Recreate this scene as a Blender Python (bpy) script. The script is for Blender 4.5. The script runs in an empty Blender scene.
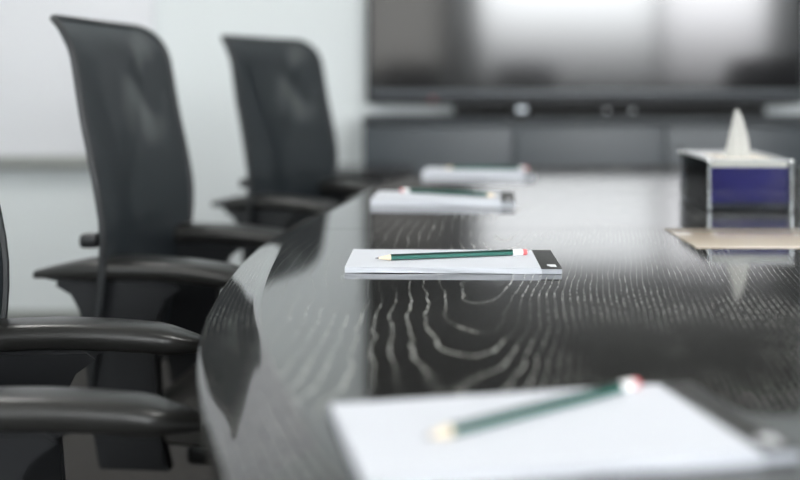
import bpy, bmesh, math, random
from mathutils import Vector, Matrix
random.seed(4)
sc = bpy.context.scene
C = sc.collection
PI = math.pi
TT = 0.75            # table top height

# ------------------------------------------------------------------ materials
def mat(name, col, rough=0.5, metal=0.0, spec=0.5, coat=0.0, coat_rough=0.05, bump=None, emis=None, estr=1.0, alpha=None):
    m = bpy.data.materials.new(name); m.use_nodes = True
    nt = m.node_tree; b = nt.nodes['Principled BSDF']
    b.inputs['Base Color'].default_value = (*col, 1)
    b.inputs['Roughness'].default_value = rough
    b.inputs['Metallic'].default_value = metal
    b.inputs['Specular IOR Level'].default_value = spec
    b.inputs['Coat Weight'].default_value = coat
    b.inputs['Coat Roughness'].default_value = coat_rough
    if emis:
        b.inputs['Emission Color'].default_value = (*emis, 1)
        b.inputs['Emission Strength'].default_value = estr
    tc = nt.nodes.new('ShaderNodeTexCoord')
    nz = nt.nodes.new('ShaderNodeTexNoise')
    sc_, st = bump if bump else (40.0, 0.03)
    nz.inputs['Scale'].default_value = sc_
    nz.inputs['Detail'].default_value = 4
    nt.links.new(tc.outputs['Object'], nz.inputs['Vector'])
    bp = nt.nodes.new('ShaderNodeBump'); bp.inputs['Strength'].default_value = st
    bp.inputs['Distance'].default_value = 0.01
    nt.links.new(nz.outputs['Fac'], bp.inputs['Height'])
    nt.links.new(bp.outputs['Normal'], b.inputs['Normal'])
    if alpha is not None:
        b.inputs['Alpha'].default_value = alpha
    return m

def mottled(m, c1, c2, scale):
    nt = m.node_tree; b = nt.nodes['Principled BSDF']
    tc = nt.nodes.new('ShaderNodeTexCoord')
    nz = nt.nodes.new('ShaderNodeTexNoise'); nz.inputs['Scale'].default_value = scale; nz.inputs['Detail'].default_value = 5
    cr = nt.nodes.new('ShaderNodeValToRGB')
    cr.color_ramp.elements[0].position = .35; cr.color_ramp.elements[0].color = (*c1, 1)
    cr.color_ramp.elements[1].position = .65; cr.color_ramp.elements[1].color = (*c2, 1)
    nt.links.new(tc.outputs['Object'], nz.inputs['Vector'])
    nt.links.new(nz.outputs['Fac'], cr.inputs['Fac'])
    nt.links.new(cr.outputs['Color'], b.inputs['Base Color'])
    return m

def emat(name, col, s, grad=None):
    """daylight pane; grad=(z0,z1,low) fades the light towards its foot as a blind or hedge outside would"""
    m = bpy.data.materials.new(name); m.use_nodes = True
    nt = m.node_tree; nt.nodes.clear()
    o = nt.nodes.new('ShaderNodeOutputMaterial'); e = nt.nodes.new('ShaderNodeEmission')
    e.inputs['Color'].default_value = (*col, 1); e.inputs['Strength'].default_value = s
    nt.links.new(e.outputs[0], o.inputs[0])
    if grad:
        g = nt.nodes.new('ShaderNodeNewGeometry'); sp = nt.nodes.new('ShaderNodeSeparateXYZ')
        mr = nt.nodes.new('ShaderNodeMapRange')
        mr.interpolation_type = 'SMOOTHSTEP'
        mr.inputs['From Min'].default_value = grad[0]; mr.inputs['From Max'].default_value = grad[1]
        mr.inputs['To Min'].default_value = grad[2] * s; mr.inputs['To Max'].default_value = s
        nt.links.new(g.outputs['Position'], sp.inputs[0]); nt.links.new(sp.outputs['Z'], mr.inputs['Value'])
        nt.links.new(mr.outputs[0], e.inputs['Strength'])
    return m

def wood(name, along_band=False):
    m = bpy.data.materials.new(name); m.use_nodes = True
    nt = m.node_tree; N = nt.nodes; L = nt.links; b = N['Principled BSDF']
    uv = N.new('ShaderNodeUVMap'); uv.uv_map = 'grain'
    sep = N.new('ShaderNodeSeparateXYZ'); L.new(uv.outputs[0], sep.inputs[0])
    def math_(op, a, c=None, d=None):
        n = N.new('ShaderNodeMath'); n.operation = op
        for i, x in enumerate((a, c, d)):
            if x is None: continue
            if isinstance(x, (int, float)): n.inputs[i].default_value = x
            else: L.new(x, n.inputs[i])
        return n.outputs[0]
    def noise(su, sv, scale, detail=2, rough=.5, off=0.0):
        c = N.new('ShaderNodeCombineXYZ')
        L.new(math_('MULTIPLY', sep.outputs[0], su), c.inputs[0]); L.new(math_('MULTIPLY', sep.outputs[1], sv), c.inputs[1])
        c.inputs[2].default_value = off
        n = N.new('ShaderNodeTexNoise'); n.inputs['Scale'].default_value = scale
        n.inputs['Detail'].default_value = detail; n.inputs['Roughness'].default_value = rough
        L.new(c.outputs[0], n.inputs['Vector']); return n.outputs['Fac']
    big = noise(4.2, 1.5, 1.0, 1, .4, 3.7)
    wig = noise(5, 26, 1.0, 2, .55, 1.2)
    if along_band:
        ph = math_('ADD', math_('MULTIPLY', sep.outputs[0], 165.0), math_('MULTIPLY', big, 12.0))
    else:
        # open arches of the veneer around one centre line, straighter dense lines to its sides
        w_ = math_('ADD', sep.outputs[0], .06)
        ph = math_('MULTIPLY', math_('SQRT', math_('ADD', math_('MULTIPLY', w_, w_), .0022)), 122.0)
        ph = math_('ADD', ph, math_('MULTIPLY', w_, 44.0))
        ph = math_('SUBTRACT', ph, math_('MULTIPLY', sep.outputs[1], 4.6))
        ph = math_('ADD', ph, math_('MULTIPLY', big, 9.0))
        ph = math_('ADD', ph, math_('MULTIPLY', noise(14, 7, 1.0, 2, .5, 2.2), 1.8))
    ph = math_('ADD', ph, math_('MULTIPLY', wig, .45))
    s = math_('SINE', math_('MULTIPLY', ph, 2 * PI))
    line = N.new('ShaderNodeMapRange'); line.interpolation_type = 'SMOOTHSTEP'
    line.inputs['From Min'].default_value = .84; line.inputs['From Max'].default_value = 1.0
    L.new(s, line.inputs['Value'])
    dash = noise(600, 110, 1.0, 2, .6, 5.0)
    dm = N.new('ShaderNodeMapRange'); dm.inputs['From Min'].default_value = .43; dm.inputs['From Max'].default_value = .53
    L.new(dash, dm.inputs['Value'])
    reg = noise(9, 5.0, 1.0, 2, .5, 9.0)
    rm = N.new('ShaderNodeMapRange'); rm.inputs['From Min'].default_value = .40; rm.inputs['From Max'].default_value = .56
    rm.inputs['To Min'].default_value = .35 if along_band else .12
    L.new(reg, rm.inputs['Value'])
    pore = math_('MULTIPLY', math_('MULTIPLY', line.outputs[0], dm.outputs[0]), rm.outputs[0])
    if not along_band:   # grain faded towards the seats, imitating the wall reflection that washes it out
        q = N.new('ShaderNodeMapRange'); q.inputs['From Min'].default_value = -.29; q.inputs['From Max'].default_value = -.17; q.inputs['To Min'].default_value = .22
        L.new(sep.outputs[0], q.inputs['Value']); pore = math_('MULTIPLY', pore, q.outputs[0])
    mix = N.new('ShaderNodeMixRGB'); L.new(pore, mix.inputs['Fac'])
    mix.inputs['Color1'].default_value = (.011, .011, .010, 1); mix.inputs['Color2'].default_value = (.42, .42, .39, 1)
    col = mix.outputs[0]
    if not along_band:
        # the joint between the two halves of the top
        g = N.new('ShaderNodeNewGeometry'); sp = N.new('ShaderNodeSeparateXYZ'); L.new(g.outputs['Position'], sp.inputs[0])
        dd = math_('ABSOLUTE', math_('SUBTRACT', sp.outputs[1], 1.523))
        j = math_('LESS_THAN', dd, .0032)
        mj = N.new('ShaderNodeMixRGB'); L.new(j, mj.inputs['Fac']); L.new(col, mj.inputs['Color1'])
        mj.inputs['Color2'].default_value = (.004, .004, .004, 1); col = mj.outputs[0]
        L.new(math_('SUBTRACT', .35, math_('MULTIPLY', j, .35)), b.inputs['Coat Weight'])
        sj = N.new('ShaderNodeMath'); sj.operation = 'SUBTRACT'; sj.inputs[0].default_value = .55; L.new(math_('MULTIPLY', j, .4), sj.inputs[1])
        L.new(sj.outputs[0], b.inputs['Specular IOR Level'])
    else:
        b.inputs['Specular IOR Level'].default_value = .55
    L.new(col, b.inputs['Base Color'])
    r = math_('ADD', math_('MULTIPLY', pore, .25), .055)
    L.new(r, b.inputs['Roughness']); (b.inputs['Coat Weight'].is_linked or setattr(b.inputs['Coat Weight'], 'default_value', .35)); b.inputs['Coat Roughness'].default_value = .05; b.inputs['Coat IOR'].default_value = 1.6
    bp = N.new('ShaderNodeBump'); bp.inputs['Strength'].default_value = .03; bp.inputs['Distance'].default_value = .0006
    bp.invert = True
    L.new(math_('ADD', pore, math_('MULTIPLY', line.outputs[0], .5)), bp.inputs['Height']); L.new(bp.outputs['Normal'], b.inputs['Normal'])
    return m

M = {}
M['wall'] = mat('wall_paint', (.72, .76, .765), .75, spec=.3, bump=(60, .04))
M['ceil'] = mat('ceiling_paint', (.60, .60, .58), .9, bump=(80, .05))
M['floor'] = mottled(mat('carpet', (.06, .055, .05), .95, bump=(300, .5)), (.025, .023, .021), (.05, .046, .042), 60)
M['board'] = mat('whiteboard_enamel', (.72, .73, .755), .35, spec=.4, bump=(20, .01))
M['alu'] = mat('brushed_aluminium', (.30, .31, .29), .4, metal=.3)
M['wood'] = wood('black_oak_veneer')
M['woodband'] = wood('black_oak_edge', True)
M['black'] = mat('black_lacquer', (.012, .012, .013), .22, spec=.5)
M['plastic'] = mat('black_plastic', (.016, .017, .019), .33, spec=.45, bump=(500, .03))
M['armpad'] = mat('black_soft_pad', (.019, .019, .018), .32, spec=.5, bump=(700, .04))
M['chrome'] = mat('chrome', (.8, .8, .8), .12, metal=1)
M['seat'] = mottled(mat('seat_cloth', (.03, .03, .03), .6, bump=(9, .9)), (.02, .02, .019), (.055, .052, .048), 7)
M['screen'] = mat('tv_glass', (.010, .010, .011), .10, spec=.85, bump=(2, 0))
M['bezel'] = mat('tv_bezel', (.018, .02, .023), .4, spec=.3)
M['bezelgrey'] = mat('tv_lower_trim', (.07, .08, .09), .4)
M['cred'] = mat('credenza_lacquer', (.026, .036, .044), .38, spec=.6, bump=(3, .02))
M['credtop'] = mat('credenza_top_lacquer', (.035, .04, .045), .4, spec=.35, bump=(3, .02))
M['av'] = mat('av_black', (.007, .007, .007), .5, spec=.2)
M['paper'] = mat('paper', (.60, .62, .665), .6, spec=.3, bump=(30, .04))
M['cover'] = mat('black_binding', (.03, .03, .028), .45, bump=(900, .12))
M['silver'] = mat('silver_logo', (.85, .86, .88), .3, metal=.2)
M['pgreen'] = mat('pencil_green', (.012, .115, .088), .25, coat=.4)
M['pdark'] = mat('pencil_dark_facet', (.006, .035, .028), .25, coat=.4)
M['pwood'] = mat('pencil_wood', (.80, .68, .50), .6)
M['lead'] = mat('pencil_lead', (.10, .10, .11), .4)
M['ferr'] = mat('pencil_white_band', (.85, .84, .84), .3)
M['eraser'] = mat('pink_eraser', (.75, .16, .17), .6)
M['blue'] = mottled(mat('blue_card', (.03, .03, .2), .6, spec=.2), (.018, .014, .10), (.030, .025, .18), 6)
M['darkband'] = mat('dark_card', (.02, .022, .035), .6, spec=.2)
M['cream'] = mat('cream_card', (.80, .74, .64), .45)
M['tissue'] = mat('tissue', (.45, .45, .43), .8, bump=(60, .3))
M['tray'] = mat('beige_tray', (.50, .42, .33), .25, spec=.5, coat=.6, bump=(200, .03))
M['led'] = emat('led_white', (.9, .95, 1), 3.4)
M['lampw'] = emat('lamp_white', (.85, .93, 1), 1.3)
M['red'] = emat('led_red', (1, .15, .1), 1.0)

# acrylic
def acrylic():
    m = bpy.data.materials.new('clear_acrylic'); m.use_nodes = True
    nt = m.node_tree; nt.nodes.clear(); N = nt.nodes; L = nt.links
    o = N.new('ShaderNodeOutputMaterial'); mx = N.new('ShaderNodeMixShader'); t = N.new('ShaderNodeBsdfTransparent'); g = N.new('ShaderNodeBsdfGlossy')
    f = N.new('ShaderNodeFresnel'); f.inputs['IOR'].default_value = 1.16
    t.inputs['Color'].default_value = (.9, .92, .93, 1); g.inputs['Roughness'].default_value = .05
    L.new(f.outputs[0], mx.inputs[0]); L.new(t.outputs[0], mx.inputs[1]); L.new(g.outputs[0], mx.inputs[2]); L.new(mx.outputs[0], o.inputs[0])
    return m
M['acrylic'] = acrylic()

# woven mesh of the chair backs : fine weave, a little see-through
def weave():
    m = bpy.data.materials.new('chair_net'); m.use_nodes = True
    nt = m.node_tree; N = nt.nodes; L = nt.links; b = N['Principled BSDF']
    b.inputs['Roughness'].default_value = .5
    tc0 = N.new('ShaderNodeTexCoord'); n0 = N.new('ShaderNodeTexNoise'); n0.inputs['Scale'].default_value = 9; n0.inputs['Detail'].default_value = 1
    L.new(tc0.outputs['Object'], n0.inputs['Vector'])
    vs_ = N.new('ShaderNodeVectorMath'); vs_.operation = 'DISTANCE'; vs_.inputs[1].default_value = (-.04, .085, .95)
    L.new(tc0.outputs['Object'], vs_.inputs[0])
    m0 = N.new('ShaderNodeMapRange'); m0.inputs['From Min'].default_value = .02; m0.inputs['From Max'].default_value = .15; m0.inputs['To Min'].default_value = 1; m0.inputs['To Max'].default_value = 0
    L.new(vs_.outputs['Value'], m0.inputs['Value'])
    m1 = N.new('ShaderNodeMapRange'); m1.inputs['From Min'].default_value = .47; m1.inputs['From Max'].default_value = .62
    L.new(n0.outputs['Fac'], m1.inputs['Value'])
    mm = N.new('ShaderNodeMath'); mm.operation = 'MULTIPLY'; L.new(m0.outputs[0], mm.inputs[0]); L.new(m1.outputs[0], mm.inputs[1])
    mc = N.new('ShaderNodeMixRGB'); mc.inputs['Color1'].default_value = (.017, .022, .026, 1); mc.inputs['Color2'].default_value = (.12, .13, .13, 1)  # pale patch high on the net is a reflection painted into the colour
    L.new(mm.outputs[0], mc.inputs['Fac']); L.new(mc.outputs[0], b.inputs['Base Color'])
    b.inputs['Specular IOR Level'].default_value = .3
    tc = N.new('ShaderNodeTexCoord'); mp = N.new('ShaderNodeMapping'); mp.inputs['Scale'].default_value = (1, 1, .35)
    L.new(tc.outputs['Object'], mp.inputs[0])
    n = N.new('ShaderNodeTexNoise'); n.inputs['Scale'].default_value = 900; n.inputs['Detail'].default_value = 0
    L.new(mp.outputs[0], n.inputs['Vector'])
    r = N.new('ShaderNodeMapRange'); r.inputs['From Min'].default_value = .35; r.inputs['From Max'].default_value = .5
    r.inputs['To Min'].default_value = .93; r.inputs['To Max'].default_value = 1
    L.new(n.outputs['Fac'], r.inputs['Value']); L.new(r.outputs[0], b.inputs['Alpha'])
    return m
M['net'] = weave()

# ------------------------------------------------------------------ mesh helpers
def obj(name, bm, m, parent=None, smooth=True, mats=None):
    me = bpy.data.meshes.new(name)
    bmesh.ops.recalc_face_normals(bm, faces=bm.faces)
    bm.to_mesh(me); bm.free()
    if smooth:
        me.polygons.foreach_set('use_smooth', [True] * len(me.polygons))
        me.set_sharp_from_angle(angle=math.radians(40))
    for x in (mats or [m]): me.materials.append(x)
    o = bpy.data.objects.new(name, me); C.objects.link(o)
    if parent: o.parent = parent
    return o

def add_box(bm, c, s, bev=0.0, seg=3, rotz=0, mat_index=0):
    r = bmesh.ops.create_cube(bm, size=1.0)
    vs = r['verts']
    for v in vs: v.co = Vector((v.co.x * s[0], v.co.y * s[1], v.co.z * s[2]))
    if bev:
        es = list({e for v in vs for e in v.link_edges})
        q = bmesh.ops.bevel(bm, geom=vs + es, offset=bev, segments=seg, profile=.6, affect='EDGES')
        vs = list({v for f in q['faces'] for v in f.verts} | {v for v in vs if v.is_valid})
        # gather whole island
        seen = set(vs); st = list(vs)
        while st:
            v = st.pop()
            for e in v.link_edges:
                w = e.other_vert(v)
                if w not in seen: seen.add(w); st.append(w)
        vs = list(seen)
    R = Matrix.Rotation(rotz, 3, 'Z')
    for v in vs: v.co = R @ v.co + Vector(c)
    for f in {f for v in vs for f in v.link_faces}: f.material_index = mat_index
    return vs

def add_tube(bm, pts, radii, n=12, squash=None, caps=True):
    rings = []
    pts = [Vector(p) for p in pts]
    if isinstance(radii, (int, float)): radii = [radii] * len(pts)
    prev = None
    for i, p in enumerate(pts):
        t = (pts[min(i + 1, len(pts) - 1)] - pts[max(i - 1, 0)]).normalized()
        ref = Vector((0, 0, 1)) if abs(t.z) < .9 else Vector((1, 0, 0))
        a = t.cross(ref).normalized() if prev is None else (prev - t * prev.dot(t)).normalized()
        prev = a; b = t.cross(a)
        sq = squash or (1, 1)
        rings.append([bm.verts.new(p + a * radii[i] * sq[0] * math.cos(2 * PI * k / n) + b * radii[i] * sq[1] * math.sin(2 * PI * k / n)) for k in range(n)])
    for i in range(len(rings) - 1):
        for k in range(n):
            bm.faces.new((rings[i][k], rings[i][(k + 1) % n], rings[i + 1][(k + 1) % n], rings[i + 1][k]))
    if caps:
        bm.faces.new(rings[0]); bm.faces.new(rings[-1])

def add_prism(bm, poly, z0, z1, to=lambda x, y, z: (x, y, z)):
    lo = [bm.verts.new(to(x, y, z0)) for x, y in poly]; hi = [bm.verts.new(to(x, y, z1)) for x, y in poly]
    n = len(poly)
    bm.faces.new(lo); bm.faces.new(hi)
    for i in range(n): bm.faces.new((lo[i], lo[(i + 1) % n], hi[(i + 1) % n], hi[i]))

def interp(tab, x):
    if x <= tab[0][0]: return tab[0][1]
    for (a, b), (c, d) in zip(tab, tab[1:]):
        if x <= c:
            t = (x - a) / (c - a); t = t
            return b + (d - b) * t
    return tab[-1][1]

def crom(P, n=8, closed=True):
    out = []; k = len(P)
    for i in range(k if closed else k - 1):
        if closed: p0, p1, p2, p3 = (Vector(P[(i + j - 1) % k]) for j in range(4))
        else: p0, p1, p2, p3 = (Vector(P[min(max(i + j - 1, 0), k - 1)]) for j in range(4))
        for j in range(n):
            t = j / n
            out.append(.5 * ((2 * p1) + (p2 - p0) * t + (2 * p0 - 5 * p1 + 4 * p2 - p3) * t * t + (3 * p1 - p0 - 3 * p2 + p3) * t ** 3))
    if not closed: out.append(Vector(P[-1]))
    return out

def thing(name, label, cat, loc=(0, 0, 0), rotz=0, group=None):
    o = bpy.data.objects.new(name, None); C.objects.link(o); o.empty_display_size = .1
    o.location = loc; o.rotation_euler = (0, 0, rotz)
    return tag(o, label, cat, group)

def tag(o, label, cat, group=None):
    o['label'] = label; o['category'] = cat
    if group: o['group'] = group
    return o

def struct(name, bm, m, parent=None, smooth=False):
    o = obj(name, bm, m, parent, smooth)
    if not parent: o['kind'] = 'structure'
    return o

def dup(root, loc, rotz, label=None, group=None, scale=None):
    r = root.copy(); C.objects.link(r); r.location = loc; r.rotation_euler = (0, 0, rotz)
    if label: r['label'] = label
    if group: r['group'] = group
    if scale: r.scale = scale
    for ch in list(root.children):
        c = ch.copy(); C.objects.link(c); c.parent = r
        for g in ch.children:
            d = g.copy(); C.objects.link(d); d.parent = c
    return r

def boxobj(name, lo, hi, m, parent=None, bev=0.0, st=False):
    bm = bmesh.new()
    c = [(a + b) / 2 for a, b in zip(lo, hi)]; s = [b - a for a, b in zip(lo, hi)]
    add_box(bm, c, s, bev)
    o = obj(name, bm, m, parent, smooth=bool(bev))
    if st and not parent: o['kind'] = 'structure'
    return o

# ------------------------------------------------------------------ room
X0, X1, Y0, Y1, H = -2.6, 4.4, -3.2, 4.0, 2.8
boxobj('floor', (X0 - .1, Y0 - .1, -.1), (X1 + .1, Y1 + .1, 0), M['floor'], st=True)
boxobj('ceiling', (X0 - .1, Y0 - .1, H), (X1 + .1, Y1 + .1, H + .1), M['ceil'], st=True)
boxobj('wall_back', (X0 - .1, Y1, 0), (X1 + .1, Y1 + .1, H), M['wall'], st=True)
boxobj('wall_left', (X0 - .1, Y0, 0), (X0, Y1, H), M['wall'], st=True)
boxobj('wall_right', (X1, Y0, 0), (X1 + .1, Y1, H), M['wall'], st=True)
boxobj('wall_front', (X0 - .1, Y0 - .1, 0), (X1 + .1, Y0, H), M['wall'], st=True)
boxobj('baseboard_back', (X0, Y1 - .012, 0), (X1, Y1, .09), M['alu'], st=True)
boxobj('baseboard_left', (X0, Y0, 0), (X0 + .012, Y1 - .012, .09), M['alu'], st=True)

# windows in the wall behind the photographer (mirrored in the television)
def window(n, xa, xb, za, zb, m, mull=1):
    bm = bmesh.new(); t = .04
    y = Y0 + .02
    add_box(bm, ((xa + xb) / 2, y, za - t / 2), (xb - xa + 2 * t, .05, t)); add_box(bm, ((xa + xb) / 2, y, zb + t / 2), (xb - xa + 2 * t, .05, t))
    for x in [xa - t / 2, xb + t / 2] + [xa + (xb - xa) * k / (mull + 1) for k in range(1, mull + 1)]:
        add_box(bm, (x, y, (za + zb) / 2), (t, .05, zb - za))
    f = struct('window_%d' % n, bm, M['alu'])
    bm = bmesh.new(); add_box(bm, ((xa + xb) / 2, Y0 + .006, (za + zb) / 2), (xb - xa, .004, zb - za))
    obj('pane', bm, m, f, smooth=False)
window(1, .82, 2.60, .86, 2.50, emat('daylight_main', (.95, .98, 1), 23, (.85, 2.2, .10)), 0)
window(2, 2.69, 3.75, .86, 2.50, emat('daylight_side', (.96, .97, 1), 21, (.85, 2.2, .16)), 0)
window(3, -.42, .42, 1.0, 2.3, emat('daylight_blind', (1, .99, .95), 2.5), 0)
window(4, -2.3, -.9, 1.1, 2.5, emat('daylight_left', (.93, .97, 1), 8), 1)

# ceiling light panels
for i, (x, y) in enumerate(((-1.2, 2.4), (1.0, 1.0), (-1.2, -.6), (3.6, 1.2))):
    bm = bmesh.new()
    for dx, dy, sx, sy in ((0, .3, .62, .02), (0, -.3, .62, .02), (.3, 0, .02, .62), (-.3, 0, .02, .62)):
        add_box(bm, (dx, dy, -.01), (sx, sy, .02))
    if i == 0:
        cl = thing('ceiling_light', 'square white recessed panel light in the ceiling', 'light', (x, y, H), 0, 'ceiling light panels')
        obj('frame', bm, M['alu'], cl, False)
        bm = bmesh.new(); add_box(bm, (0, 0, -.006), (.58, .58, .008)); obj('diffuser', bm, emat('panel_light', (1, .985, .96), 26), cl, False)
    else:
        bm.free(); dup(cl, (x, y, H), 0)

# whiteboard on the back wall
wb = thing('whiteboard', 'white wall board with slim grey tray along its lower edge', 'whiteboard', (-1.75, Y1, .62))
boxobj('panel', (-.80, -.022, .045), (.83, 0, 1.6), M['board'], wb, .004)
boxobj('tray', (-.80, -.06, .0), (.83, 0, .045), M['alu'], wb, .006)
bm = bmesh.new(); add_box(bm, (.838, -.013, .82), (.016, .026, 1.6)); add_box(bm, (-.808, -.013, .82), (.016, .026, 1.6)); add_box(bm, (.015, -.013, 1.61), (1.66, .026, .02))
obj('frame', bm, M['board'], wb, False)

# ------------------------------------------------------------------ television
tv = thing('television', 'large wall-mounted flat screen mirroring bright windows, thin dark bezel', 'television', (.675, Y1, .858))
W2 = .795
boxobj('body', (-W2 + .01, -.07, .01), (W2 - .01, -.035, .90), M['av'], tv, .01)
boxobj('wall_mount', (-.3, -.036, .25), (.3, 0, .65), M['av'], tv, .004)
bm = bmesh.new()
add_box(bm, (0, -.072, .0225), (2 * W2, .03, .045), .004)
add_box(bm, (0, -.072, .912), (2 * W2, .03, .014), .004)
for s in (-1, 1): add_box(bm, (s * (W2 - .007), -.072, .46), (.014, .03, .90), .004)
obj('bezel', bm, M['bezel'], tv)
boxobj('lower_trim', (-W2 + .012, -.089, .030), (W2 - .012, -.070, .052), M['bezelgrey'], tv, .002)
boxobj('screen', (-W2 + .014, -.080, .045), (W2 - .014, -.068, .906), M['screen'], tv)

bm = bmesh.new(); bmesh.ops.create_cone(bm, cap_ends=True, segments=12, radius1=.004, radius2=.004, depth=.003, matrix=Matrix.Translation((.118 - .675, -.088, .017)) @ Matrix.Rotation(PI / 2, 4, 'X'))
obj('standby_light', bm, M['red'], tv)
# ------------------------------------------------------------------ credenza
cr = thing('credenza', 'long low glossy charcoal cabinet under the television', 'cabinet', (0, 3.60, 0))
cx0, cx1 = -.127, 2.4
boxobj('carcass', (cx0 + .01, .02, .06), (cx1 - .01, .38, .795), M['cred'], cr)
boxobj('worktop', (cx0, 0, .795), (cx1, .39, .82), M['credtop'], cr, .003)
boxobj('plinth', (cx0 + .04, .05, 0), (cx1 - .04, .36, .06), M['black'], cr)
nd = 5; dw = (cx1 - cx0) / nd
for i in range(nd):
    d = boxobj('door', (cx0 + i * dw + .004, .0, .07), (cx0 + (i + 1) * dw - .004, .02, .788), M['cred'], cr, .002)
    bm = bmesh.new(); hx = cx0 + (i + (.9 if i % 2 == 0 else .1)) * dw
    add_tube(bm, [(hx, -.004, .52), (hx, -.022, .53), (hx, -.022, .66), (hx, -.004, .67)], .004, 8)
    obj('handle', bm, M['chrome'], d)

# low dark pedestal beside the credenza end
pd = thing('pedestal_cabinet', 'low black drawer pedestal in front of the cabinet\'s left end', 'pedestal', (-.075, 3.33, 0))
boxobj('carcass', (-.115, -.14, .03), (.115, .16, .655), M['plastic'], pd, .004)
boxobj('top', (-.12, -.15, .655), (.12, .17, .678), M['black'], pd, .006)
for k in range(3):
    d = boxobj('drawer', (-.112, -.152, .04 + k * .205), (.112, -.14, .235 + k * .205), M['plastic'], pd, .003)
    boxobj('handle', (-.04, -.16, .13 + k * .205), (.04, -.152, .142 + k * .205), M['chrome'], d, .002)

# AV bar, its specular highlights put in as small glowing dots
av = thing('conference_soundbar', 'long black audio bar lying on the cabinet under the television', 'soundbar', (.73, 3.80, .82))
boxobj('housing', (-.54, -.05, .004), (.54, .05, .038), M['av'], av, .01)
boxobj('foot', (-.45, -.03, 0), (-.35, .03, .006), M['av'], av); boxobj('foot', (.35, -.03, 0), (.45, .03, .006), M['av'], av)
for x in (-.012, .078):
    bm = bmesh.new(); bmesh.ops.create_cone(bm, cap_ends=True, segments=12, radius1=.0028, radius2=.0028, depth=.003, matrix=Matrix.Translation((x, -.051, .02)) @ Matrix.Rotation(PI / 2, 4, 'X'))
    obj('indicator_light', bm, M['led'], av)
wc = thing('conference_camera', 'small dark camera with bright white round face on the audio bar', 'camera', (.415, 3.70, .82))
bm = bmesh.new(); bmesh.ops.create_cone(bm, cap_ends=True, segments=24, radius1=.028, radius2=.024, depth=.012, matrix=Matrix.Translation((0, 0, .006)))
obj('base', bm, M['av'], wc)
bm = bmesh.new(); bmesh.ops.create_uvsphere(bm, u_segments=20, v_segments=12, radius=.02, matrix=Matrix.Translation((0, 0, .026)) @ Matrix.Diagonal((1.5, .9, .75, 1)))
obj('head', bm, M['av'], wc)
bm = bmesh.new(); bmesh.ops.create_uvsphere(bm, u_segments=16, v_segments=10, radius=.014, matrix=Matrix.Translation((0, -.012, .026)) @ Matrix.Diagonal((1.35, .6, .62, 1)))
obj('light', bm, M['lampw'], wc)  # no lamp: glow put in for the brightness of the white face

# ------------------------------------------------------------------ conference table
left = [(.30, .235), (.10, .285), (.0, .41), (-.068, .54), (-.104, .636), (-.148, .80), (-.176, .935), (-.1915, 1.06), (-.2005, 1.23), (-.201, 1.40), (-.190, 1.56), (-.164, 1.74),
        (-.126, 1.93), (-.094, 2.12), (-.055, 2.26), (.0, 2.36), (.10, 2.53), (.30, 2.61)]
right = [(.95, 2.66), (1.35, 2.60), (1.50, 2.35), (1.56, 1.95), (1.57, 1.45), (1.52, .95), (1.42, .5), (1.2, .26), (.8, .22)]
OUT = crom([Vector((x, y, 0)) for x, y in left + right], 6)
if sum(a.x * b.y - b.x * a.y for a, b in zip(OUT, OUT[1:] + OUT[:1])) < 0: OUT.reverse()
n = len(OUT)
def normals(P):
    k = len(P); r = []
    for i in range(k):
        t = (P[(i + 1) % k] - P[i - 1]).normalized(); r.append(Vector((-t.y, t.x, 0)))   # inward for CCW
    return r
NR = normals(OUT)
arc = [0]
for i in range(n): arc.append(arc[-1] + (OUT[(i + 1) % n] - OUT[i]).length)
tab = thing('conference_table', 'large glossy black oak meeting table with curved edge', 'table', (.68, 1.4, 0))
LOC = Vector((.68, 1.4, 0))
BW = .056
IN = [p + q * BW for p, q in zip(OUT, NR)]
# flat veneered centre, the tray opening cut out
TR = (.372, .98, 1.358, 1.5215)
bm = bmesh.new()
bot = [bm.verts.new((p.x - LOC.x, p.y - LOC.y, TT - .012)) for p in IN]; top = [bm.verts.new((p.x - LOC.x, p.y - LOC.y, TT)) for p in IN]
bm.faces.new(top); bm.faces.new(bot)
for i in range(n): bm.faces.new((bot[i], bot[(i + 1) % n], top[(i + 1) % n], top[i]))
uvl = bm.loops.layers.uv.new('grain')
ga = math.radians(-8.5)
for f in bm.faces:
    for l in f.loops:
        x, y = l.vert.co.x + LOC.x, l.vert.co.y + LOC.y
        l[uvl].uv = (x * math.cos(ga) + y * math.sin(ga), -x * math.sin(ga) + y * math.cos(ga))
tt = obj('tabletop', bm, M['wood'], tab, smooth=False)
# sloping outer band with rounded rim
prof = [(BW, 0), (BW - .002, -.0003), (BW * .85, -.0030), (BW * .7, -.0061), (BW * .5, -.0105), (BW * .33, -.0144), (.007, -.0191), (.003, -.0208), (.0008, -.0225), (0, -.026), (0, -.040), (.003, -.044), (.06, -.046)]
bm = bmesh.new(); rows = []
for (dn, dz) in prof:
    rows.append([bm.verts.new((p.x + q.x * dn - LOC.x, p.y + q.y * dn - LOC.y, TT + dz)) for p, q in zip(OUT, NR)])
uvl = bm.loops.layers.uv.new('grain')
for a in range(len(rows) - 1):
    for i in range(n):
        j = (i + 1) % n
        f = bm.faces.new((rows[a][i], rows[a][j], rows[a + 1][j], rows[a + 1][i]))
        for l, (u, v) in zip(f.loops, ((prof[a][0], arc[i]), (prof[a][0], arc[i + 1]), (prof[a + 1][0], arc[i + 1]), (prof[a + 1][0], arc[i]))):
            l[uvl].uv = (u, v)
obj('edge_band', bm, M['woodband'], tab)
# underside board
bm = bmesh.new(); add_prism(bm, [(p.x + q.x * .05 - LOC.x, p.y + q.y * .05 - LOC.y) for p, q in zip(OUT, NR)], TT - .052, TT - .013)
obj('under_board', bm, M['black'], tab, False)
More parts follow.
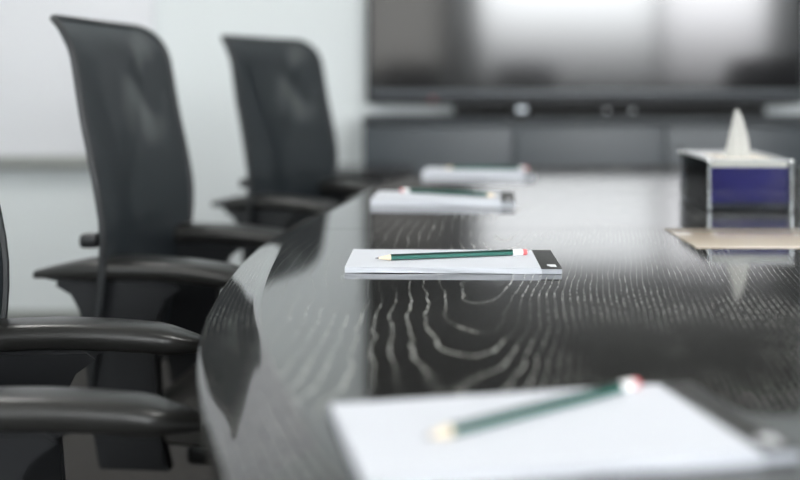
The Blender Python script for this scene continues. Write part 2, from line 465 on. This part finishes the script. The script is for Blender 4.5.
# power / cable tray set in the middle
bm = bmesh.new()
add_box(bm, ((TR[0] + TR[1]) / 2 - LOC.x, (TR[2] + TR[3]) / 2 - LOC.y, TT + .0005), (TR[1] - TR[0], TR[3] - TR[2], .0022), .0008, 2)
ct = obj('cable_hatch', bm, M['tray'], tab); ct['label'] = 'beige flush hatch'
for s in (-1, 1):
    bm = bmesh.new()
    add_box(bm, (.0 + s * .45, 0, .35), (.10, 1.25, .66), .01); add_box(bm, (s * .45, 0, .02), (.30, 1.35, .04), .01)
    obj('leg', bm, M['black'], tab)
bm = bmesh.new(); add_box(bm, (0, 0, .35), (.82, .05, .45), .004); obj('modesty_panel', bm, M['black'], tab)

# ------------------------------------------------------------------ chairs (local: back panel at x=0 facing +x, floor z=0)
PROF = [(.44, -.030), (.52, -.022), (.60, -.011), (.68, -.002), (.75, 0), (.83, -.013), (.90, -.028), (.96, -.038), (1.005, -.047), (1.037, -.066), (1.055, -.090)]
_pts = crom([Vector((x, 0, z)) for z, x in PROF], 4, False)
def bx_(z):
    for a, b in zip(_pts, _pts[1:]):
        if a.z <= z <= b.z: return a.x + (b.x - a.x) * (z - a.z) / max(1e-6, b.z - a.z)
    return _pts[0].x if z < _pts[0].z else _pts[-1].x
ZB, ZT, HW = .45, 1.0535, .230
def halfw(z):
    w = HW * interp([(.45, .84), (.6, .93), (.78, 1.0), (1.06, .975)], z)
    r = .038
    if z > ZT - r: w -= r * (1 - math.sqrt(max(0, 1 - ((z - (ZT - r)) / r) ** 2)))
    rb = .05
    if z < ZB + rb: w -= rb * (1 - math.sqrt(max(0, 1 - ((ZB + rb - z) / rb) ** 2)))
    return w
def wrap(y, z):   # side edges come forward a little
    return .008 * (y / HW) ** 2

def make_chair(label):
    t = thing('office_chair', label, 'chair', group='mesh-backed chairs around the table')
    # net
    zs = [ZB + (ZT - ZB) * (0.5 - 0.5 * math.cos(PI * k / 34)) for k in range(35)]
    bm = bmesh.new(); rows = []
    for z in zs:
        w = max(.004, halfw(z) - .004)
        rows.append([bm.verts.new((bx_(z) + wrap(w * s / 8, z), w * s / 8, z)) for s in range(-8, 9)])
    for a, b in zip(rows, rows[1:]):
        for i in range(16): bm.faces.new((a[i], a[i + 1], b[i + 1], b[i]))
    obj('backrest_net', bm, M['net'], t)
    # frame
    loop = [(bx_(z) + wrap(halfw(z), z), halfw(z), z) for z in zs[1:-1]] 
    topw = halfw(zs[-1]); botw = halfw(zs[0])
    top_ = [(bx_(ZT) + wrap(topw * s, ZT), topw * s, ZT) for s in (1, .66, .33, 0, -.33, -.66, -1)]
    down = [(x, -y, z) for x, y, z in reversed(loop)]
    bot_ = [(bx_(ZB) + wrap(botw * s, ZB), botw * s, ZB) for s in (-1, -.5, 0, .5, 1)]
    P = [Vector(p) for p in loop + top_ + down + bot_]
    bm = bmesh.new(); k = len(P); rings = []; m_ = 8
    for i in range(k):
        tt_ = (P[(i + 1) % k] - P[i - 1]).normalized(); a = Vector((1, 0, 0)); a = (a - tt_ * a.dot(tt_)).normalized(); b = tt_.cross(a)
        r = .0065 if P[i].z < 1.03 else .006
        rings.append([bm.verts.new(P[i] + a * r * .9 * math.cos(2 * PI * j / m_) + b * r * math.sin(2 * PI * j / m_)) for j in range(m_)])
    for i in range(k):
        for j in range(m_):
            A, B = rings[i], rings[(i + 1) % k]
            bm.faces.new((A[j], A[(j + 1) % m_], B[(j + 1) % m_], B[j]))
    obj('backrest_frame', bm, M['frame'], t)
    # spine with a pale Y-shaped brace behind the net
    bm = bmesh.new()
    add_tube(bm, [(-.03, 0, .40), (-.062, 0, .50), (-.045, 0, .62), (-.038, 0, .72), (-.050, 0, .80)], [.03, .028, .024, .022, .018], 12, (1.3, .55))
    for s in (-1, 1):
        add_tube(bm, [(-.050, 0, .79), (-.052, s * .05, .86), (-.055, s * .09, .93), (-.060, s * .11, .985), (-.066, s * .12, 1.0)], [.016, .014, .012, .010, .006], 10, (1.3, .6))
    obj('spine_brace', bm, M['brace'], t)
    bm = bmesh.new(); add_box(bm, (-.030, -.172, .715), (.03, .03, .022), .008); add_tube(bm, [(-.032, -.165, .712), (-.05, 0, .70), (-.032, .165, .712)], .007, 8)
    obj('lumbar_adjuster', bm, M['plastic'], t)
    # seat
    bm = bmesh.new()
    NX, NY = 22, 22; rr = []
    def seatpt(i, j, lower=False):
        u, v = i / NX * 2 - 1, j / NY * 2 - 1
        # superellipse square mapping
        x = .265 + .235 * u * math.sqrt(1 - .28 * v * v); y = .215 * v * math.sqrt(1 - .28 * u * u)
        e = max(abs(u), abs(v))
        z = .47 + .012 * (v * v) - .02 * max(0, u - .4) ** 2 * 3
        z -= .032 * max(0, (e - .72) / .28) ** 2.2
        if lower: z = .40 - .0 * e + .02 * max(0, (e - .72) / .28) ** 2
        return (x, y, z)
    T_ = [[bm.verts.new(seatpt(i, j)) for j in range(NY + 1)] for i in range(NX + 1)]
    B_ = [[bm.verts.new(seatpt(i, j, True)) for j in range(NY + 1)] for i in range(NX + 1)]
    for i in range(NX):
        for j in range(NY):
            bm.faces.new((T_[i][j], T_[i + 1][j], T_[i + 1][j + 1], T_[i][j + 1])); bm.faces.new((B_[i][j], B_[i][j + 1], B_[i + 1][j + 1], B_[i + 1][j]))
    for i in range(NX):
        bm.faces.new((T_[i][0], B_[i][0], B_[i + 1][0], T_[i + 1][0])); bm.faces.new((T_[i][NY], T_[i + 1][NY], B_[i + 1][NY], B_[i][NY]))
    for j in range(NY):
        bm.faces.new((T_[0][j], T_[0][j + 1], B_[0][j + 1], B_[0][j])); bm.faces.new((T_[NX][j], B_[NX][j], B_[NX][j + 1], T_[NX][j + 1]))
    obj('seat', bm, M['seat'], t)
    bm = bmesh.new(); add_box(bm, (.26, 0, .385), (.30, .30, .035), .012); add_box(bm, (.07, 0, .395), (.22, .07, .03), .01)
    add_box(bm, (.22, 0, .375), (.06, .44, .022), .006)
    obj('seat_mechanism', bm, M['plastic'], t)
    # arms
    for s in (-1, 1):
        y0 = s * .182
        # pad: lofted cross sections
        bm = bmesh.new(); secs = []; KX = 26
        for i in range(KX + 1):
            u = i / KX; x = -.112 + .350 * u
            w = .040 * (1 - abs(2 * u - 1) ** 3.2 * .0) * (min(1, .22 + 2.6 * u) ** .7) * (min(1, .22 + 7 * (1 - u)) ** .55)
            h = .0155 * min(1, .40 + 2.5 * u) * min(1, .45 + 4 * (1 - u))
            zc = .668 + .016 * (1 - (2 * (u - .04) - .80) ** 2 * 1.0) - .007
            ring = []
            for k_ in range(16):
                a = 2 * PI * k_ / 16; ca, sa = math.cos(a), math.sin(a)
                ex = .55
                ring.append(bm.verts.new((x, y0 + w * math.copysign(abs(ca) ** ex, ca), zc + h * math.copysign(abs(sa) ** .75, sa))))
            secs.append(ring)
        for a, b in zip(secs, secs[1:]):
            for k_ in range(16): bm.faces.new((a[k_], a[(k_ + 1) % 16], b[(k_ + 1) % 16], b[k_]))
        bm.faces.new(secs[0]); bm.faces.new(secs[-1])
        arm = obj('armrest', bm, M['armpad'], t)
        # support plate with flared fillets under the pad
        xl, xr = -.030, .078
        pl = [(xl - .075, .662), (xl - .045, .655), (xl - .018, .640), (xl - .004, .615), (xl, .58), (xl + .006, .46), (xl + .02, .375), (xr + .02, .375), (xr + .0, .46), (xr - .004, .58), (xr, .612), (xr + .012, .636), (xr + .035, .652), (xr + .07, .660)]
        bm = bmesh.new(); add_prism(bm, pl, y0 - .016, y0 + .016, lambda x, y, z: (x, z, y))
        bmesh.ops.bevel(bm, geom=[e for e in bm.edges if abs(e.verts[0].co.y - e.verts[1].co.y) < 1e-5], offset=.005, segments=2, affect='EDGES')
        obj('arm_support', bm, M['plastic'], arm)
    # column, base and casters
    bm = bmesh.new(); add_tube(bm, [(.25, 0, .11), (.25, 0, .24)], .028, 16); add_tube(bm, [(.25, 0, .24), (.25, 0, .37)], .015, 16)
    obj('gas_column', bm, M['plastic'], t)
    for k_ in range(5):
        a = 2 * PI * k_ / 5 + .3; ca, sa = math.cos(a), math.sin(a)
        bm = bmesh.new(); add_tube(bm, [(.25, 0, .115), (.25 + .12 * ca, .12 * sa, .105), (.25 + .29 * ca, .29 * sa, .075)], [.028, .024, .015], 10, (1, .7))
        lg = obj('leg', bm, M['plastic'], t)
        bm = bmesh.new()
        for q in (-1, 1):
            bmesh.ops.create_cone(bm, cap_ends=True, segments=18, radius1=.027, radius2=.027, depth=.018,
                matrix=Matrix.Translation((.25 + .29 * ca - q * .013 * sa, .29 * sa + q * .013 * ca, .0275)) @ Matrix.Rotation(a, 4, 'Z') @ Matrix.Rotation(PI / 2, 4, 'X'))
        add_tube(bm, [(.25 + .29 * ca, .29 * sa, .03), (.25 + .29 * ca, .29 * sa, .08)], .006, 8)
        obj('caster', bm, M['black'], lg)
    return t
M['frame'] = mat('black_satin_frame', (.020, .022, .024), .5)
M['brace'] = mat('grey_brace', (.16, .165, .165), .35)
ch = make_chair('black mesh-backed chair, the taller-looking full backrest left of the second pad')
ch.location = (-.424, 1.815, 0); ch.rotation_euler = (0, 0, math.radians(-5.5))
ch['label'] = 'black mesh office chair standing between the cropped left chair and the farther one'
dup(ch, (-.262, 2.65, 0), math.radians(-22), 'farthest black mesh office chair, its back against white wall beside the television')
dup(ch, (-.436, 1.07, 0), math.radians(9), 'nearest black mesh office chair, mostly cut off by the left picture edge', scale=(1, .765, 1))
g2 = 'chairs seen only mirrored in the television'
lab2 = 'black mesh office chair right of the table, mirrored in the television'
for (x, y, r) in ((1.84, 2.5, 150), (1.92, 1.62, 215)):
    dup(ch, (x, y, 0), math.radians(r), lab2, g2)
lab3 = 'black mesh office chair behind the near table end, mirrored in the television'
for (x, y, r) in ((.08, -.95, 90), (1.0, -.75, 95)):
    dup(ch, (x, y, 0), math.radians(r), lab3, g2)

# ------------------------------------------------------------------ notepads
PW, PD, PH, BB = .216, .120, .0066, .022
def make_pad(label):
    t = thing('notepad', label, 'notepad', group='white notepads on the table')
    # pages: a slightly wavy near face
    bm = bmesh.new(); layers = 7; nx = 40
    rows = []
    for k in range(layers + 1):
        z = PH * k / layers; row = []
        per = [(PW * i / nx, 0) for i in range(nx + 1)] + [(PW, PD)] + [(0, PD)]
        for (x, y) in per:
            dy = 0
            if y == 0: dy = -.0012 * math.sin(x * 38 + k * .5) * math.sin(PI * x / PW) * (1 - k / layers) + random.uniform(-.0003, .0003)
            zz = z + (.0006 * math.sin(x * 30) * (1 - k / layers) if y == 0 else 0)
            row.append(bm.verts.new((x, y + dy, max(0, zz))))
        rows.append(row)
    m_ = len(rows[0])
    for a, b in zip(rows, rows[1:]):
        for i in range(m_): bm.faces.new((a[i], a[(i + 1) % m_], b[(i + 1) % m_], b[i]))
    bm.faces.new(rows[0]); bm.faces.new(rows[-1])
    obj('pages', bm, M['paper'], t)
    bm = bmesh.new(); add_box(bm, (PW + BB / 2, PD / 2, PH * .40), (BB, PD, PH * .8), .0004, 2); c = obj('page_block', bm, M['pagegrey'], t)
    bm = bmesh.new(); add_box(bm, (PW + BB / 2 - .0005, PD / 2, PH - .0005), (BB + .001, PD + .0006, .0014), .0004, 2)
    b_ = obj('binding', bm, M['cover'], t); b_['label'] = 'black binding strip'
    # the small silver emblem printed near the strip's near corner: a bar with a short foot
    bm = bmesh.new()
    add_box(bm, (PW + BB * .55, .016, PH + .0004), (.0095, .0080, .0004)); add_box(bm, (PW + BB * .55 + .001, .0085, PH + .0004), (.0075, .003, .0004))
    obj('emblem', bm, M['silver'], b_, False)
    return t
M['pagegrey'] = mat('page_block_grey', (.42, .44, .48), .5)
pads = [((-.0608, 1.188), -2.0, 'sharp white notepad with black binding in the middle of the picture, in focus'),
        ((-.018, .562), 11.5, 'large blurred white notepad nearest the camera at the bottom of the picture'),
        ((-.049, 1.79), -5.0, 'blurred white notepad just behind the sharp middle one'),
        ((.046, 2.275), -6.0, 'farthest white notepad, blurred, near the far table end')]
pad = make_pad(pads[0][2])
for i, ((x, y), r, lb) in enumerate(pads):
    if i == 0: pad.location = (x, y, TT + .0002); pad.rotation_euler = (0, 0, math.radians(r)); pad['label'] = lb
    else: dup(pad, (x, y, TT + .0002), math.radians(r), lb, scale=(1.05, 1.12, 1.1) if i == 1 else (1, 1.06, 1.6))

# ------------------------------------------------------------------ pencils (local along +x from tip)
def make_pencil():
    t = thing('pencil', 'x', 'pencil', group='green pencils on the notepads')
    R = .0037
    def hexring(x, r): return [(x, r * math.cos(PI / 3 * k), r * math.sin(PI / 3 * k)) for k in range(6)]
    def loft(name, secs, m, mats=None, alt=False, nseg=6):
        bm = bmesh.new(); rr = [[bm.verts.new((x, r * math.cos(2 * PI * k / nseg + PI / 6), r * math.sin(2 * PI * k / nseg + PI / 6))) for k in range(nseg)] for x, r in secs]
        for a, b in zip(rr, rr[1:]):
            for k in range(nseg):
                f = bm.faces.new((a[k], a[(k + 1) % nseg], b[(k + 1) % nseg], b[k]))
                if alt: f.material_index = k % 2
        bm.faces.new(rr[0]); bm.faces.new(rr[-1])
        return obj(name, bm, m, t, True, mats)
    loft('lead', [(0, .0003), (.004, .0011)], M['lead'], nseg=10)
    loft('sharpened_wood', [(.004, .0011), (.018, R * .97)], M['pwood'], nseg=12)
    loft('shaft', [(.018, R), (.164, R)], M['pgreen'], [M['pgreen'], M['pdark']], True)
    loft('ferrule', [(.164, R), (.165, R * 1.06), (.175, R * 1.06), (.176, R)], M['ferr'], nseg=16)
    loft('eraser', [(.176, R * .95), (.180, R * .95), (.1815, R * .75)], M['eraser'], nseg=16)
    return t
pc = make_pencil()
ps = [((-.0283, 1.224), (.1464, 1.265), 'green pencil with pink eraser lying on the sharp middle notepad'),
      ((.0144, .6204), (.1557, .725), 'blurred green pencil lying across the nearest notepad'),
      ((.165, 1.815), (.000, 1.895), 'green pencil on the blurred notepad just behind the middle one'),
      ((.095, 2.352), (.274, 2.335), 'green pencil on the farthest notepad')]
for i, (a, b, lb) in enumerate(ps):
    ang = math.atan2(b[1] - a[1], b[0] - a[0]); loc = (a[0], a[1], TT + PH * (1, 1.1, 1.6, 1.6)[i] + .0036)
    if i == 0: pc.location = loc; pc.rotation_euler = (0, 0, ang); pc['label'] = lb
    else: dup(pc, loc, ang, lb)

# ------------------------------------------------------------------ tissue box in a clear holder
tb = thing('tissue_box', 'blue cardboard tissue box inside a clear acrylic holder with shiny corners', 'tissue box', (.556, 1.712, TT + .001), math.radians(-2))
bw, bd, bh = .131, .205, .079
bm = bmesh.new()
add_box(bm, (0, bd / 2, .004 + .0325), (bw - .010, bd - .010, .065), .0015, 2)
for f in bm.faces: f.material_index = 0
obj('carton', bm, M['blue'], tb)
boxobj('lower_stripe', (-bw / 2 + .0046, .0046, .003), (bw / 2 - .0046, bd - .0046, .013), M['darkband'], tb)
boxobj('carton_top', (-bw / 2 + .006, .006, .069), (bw / 2 - .006, bd - .006, .0785), M['cream'], tb, .001)
# holder
bm = bmesh.new()
th = .003
for s in (-1, 1):
    add_box(bm, (s * (bw / 2 - th / 2), bd / 2, bh / 2), (th, bd, bh), .0006, 1)
add_box(bm, (0, th / 2, bh / 2), (bw - 2 * th, th, bh), .0006, 1); add_box(bm, (0, bd - th / 2, bh / 2), (bw - 2 * th, th, bh), .0006, 1)
hd = obj('acrylic_holder', bm, M['acrylic'], tb, False)
bm = bmesh.new()   # lid with slot: four strips
add_box(bm, (0, .004, bh + .0012), (bw, .008, .0024)); add_box(bm, (0, bd - .03, bh + .0012), (bw, .06, .0024))
for s in (-1, 1): add_box(bm, (s * (bw / 2 - .008), .0765, bh + .0012), (.016, .137, .0024))
obj('lid', bm, M['lid'] if 'lid' in M else mat('lid_acrylic', (.55, .57, .58), .12, spec=.6), tb, False)
for sx in (-1, 1):
    for y in (.002, bd - .002):
        bm = bmesh.new(); add_tube(bm, [(sx * (bw / 2 - .001), y, .001), (sx * (bw / 2 - .001), y, bh + .001)], .0016, 10)
        obj('corner_post', bm, M['chrome'], tb)
        bm = bmesh.new(); bmesh.ops.create_uvsphere(bm, u_segments=14, v_segments=10, radius=.0045, matrix=Matrix.Translation((sx * (bw / 2 - .001), y, bh - .001)))
        obj('corner_cap', bm, M['chrome'], tb)
# tissue
bm = bmesh.new(); rings = []; NT = 40
for k in range(15):
    u = k / 14; z = -.008 + .083 * u; r = .018 * (1 - u) ** .75 + .0012; row = []
    for j in range(NT):
        a = 2 * PI * j / NT; f_ = 1 + .28 * math.cos(3 * a + .6 + u) + .13 * math.cos(7 * a + 2 * u)
        row.append(bm.verts.new((r * f_ * math.cos(a) + .004 * math.sin(u * 2.4), r * .7 * f_ * math.sin(a), z)))
    rings.append(row)
for a, b in zip(rings, rings[1:]):
    for j in range(NT): bm.faces.new((a[j], a[(j + 1) % NT], b[(j + 1) % NT], b[j]))
bm.faces.new(rings[-1]); bm.faces.new(rings[0])
ti = obj('tissue', bm, M['tissue']); ti.location = (.560, 1.805, TT + bh + .006)
tag(ti, 'white folded tissue sticking up out of the blue tissue box', 'tissue')

# ------------------------------------------------------------------ world, camera, colour
w = bpy.data.worlds.new('world'); sc.world = w; w.use_nodes = True
w.node_tree.nodes['Background'].inputs[0].default_value = (.6, .66, .72, 1); w.node_tree.nodes['Background'].inputs[1].default_value = .3

cam = bpy.data.cameras.new('camera'); co = bpy.data.objects.new('camera', cam); C.objects.link(co)
co.location = (0, 0, .97); co.rotation_euler = (PI / 2, 0, 0)
cam.sensor_width = 36; cam.lens = 48.6; cam.shift_y = -167 / 800
cam.clip_start = .02
cam.dof.use_dof = True; cam.dof.focus_distance = 1.2; cam.dof.aperture_fstop = 2.1
sc.camera = co
sc.view_settings.view_transform = 'Standard'; sc.view_settings.look = 'None'; sc.view_settings.exposure = 0.0
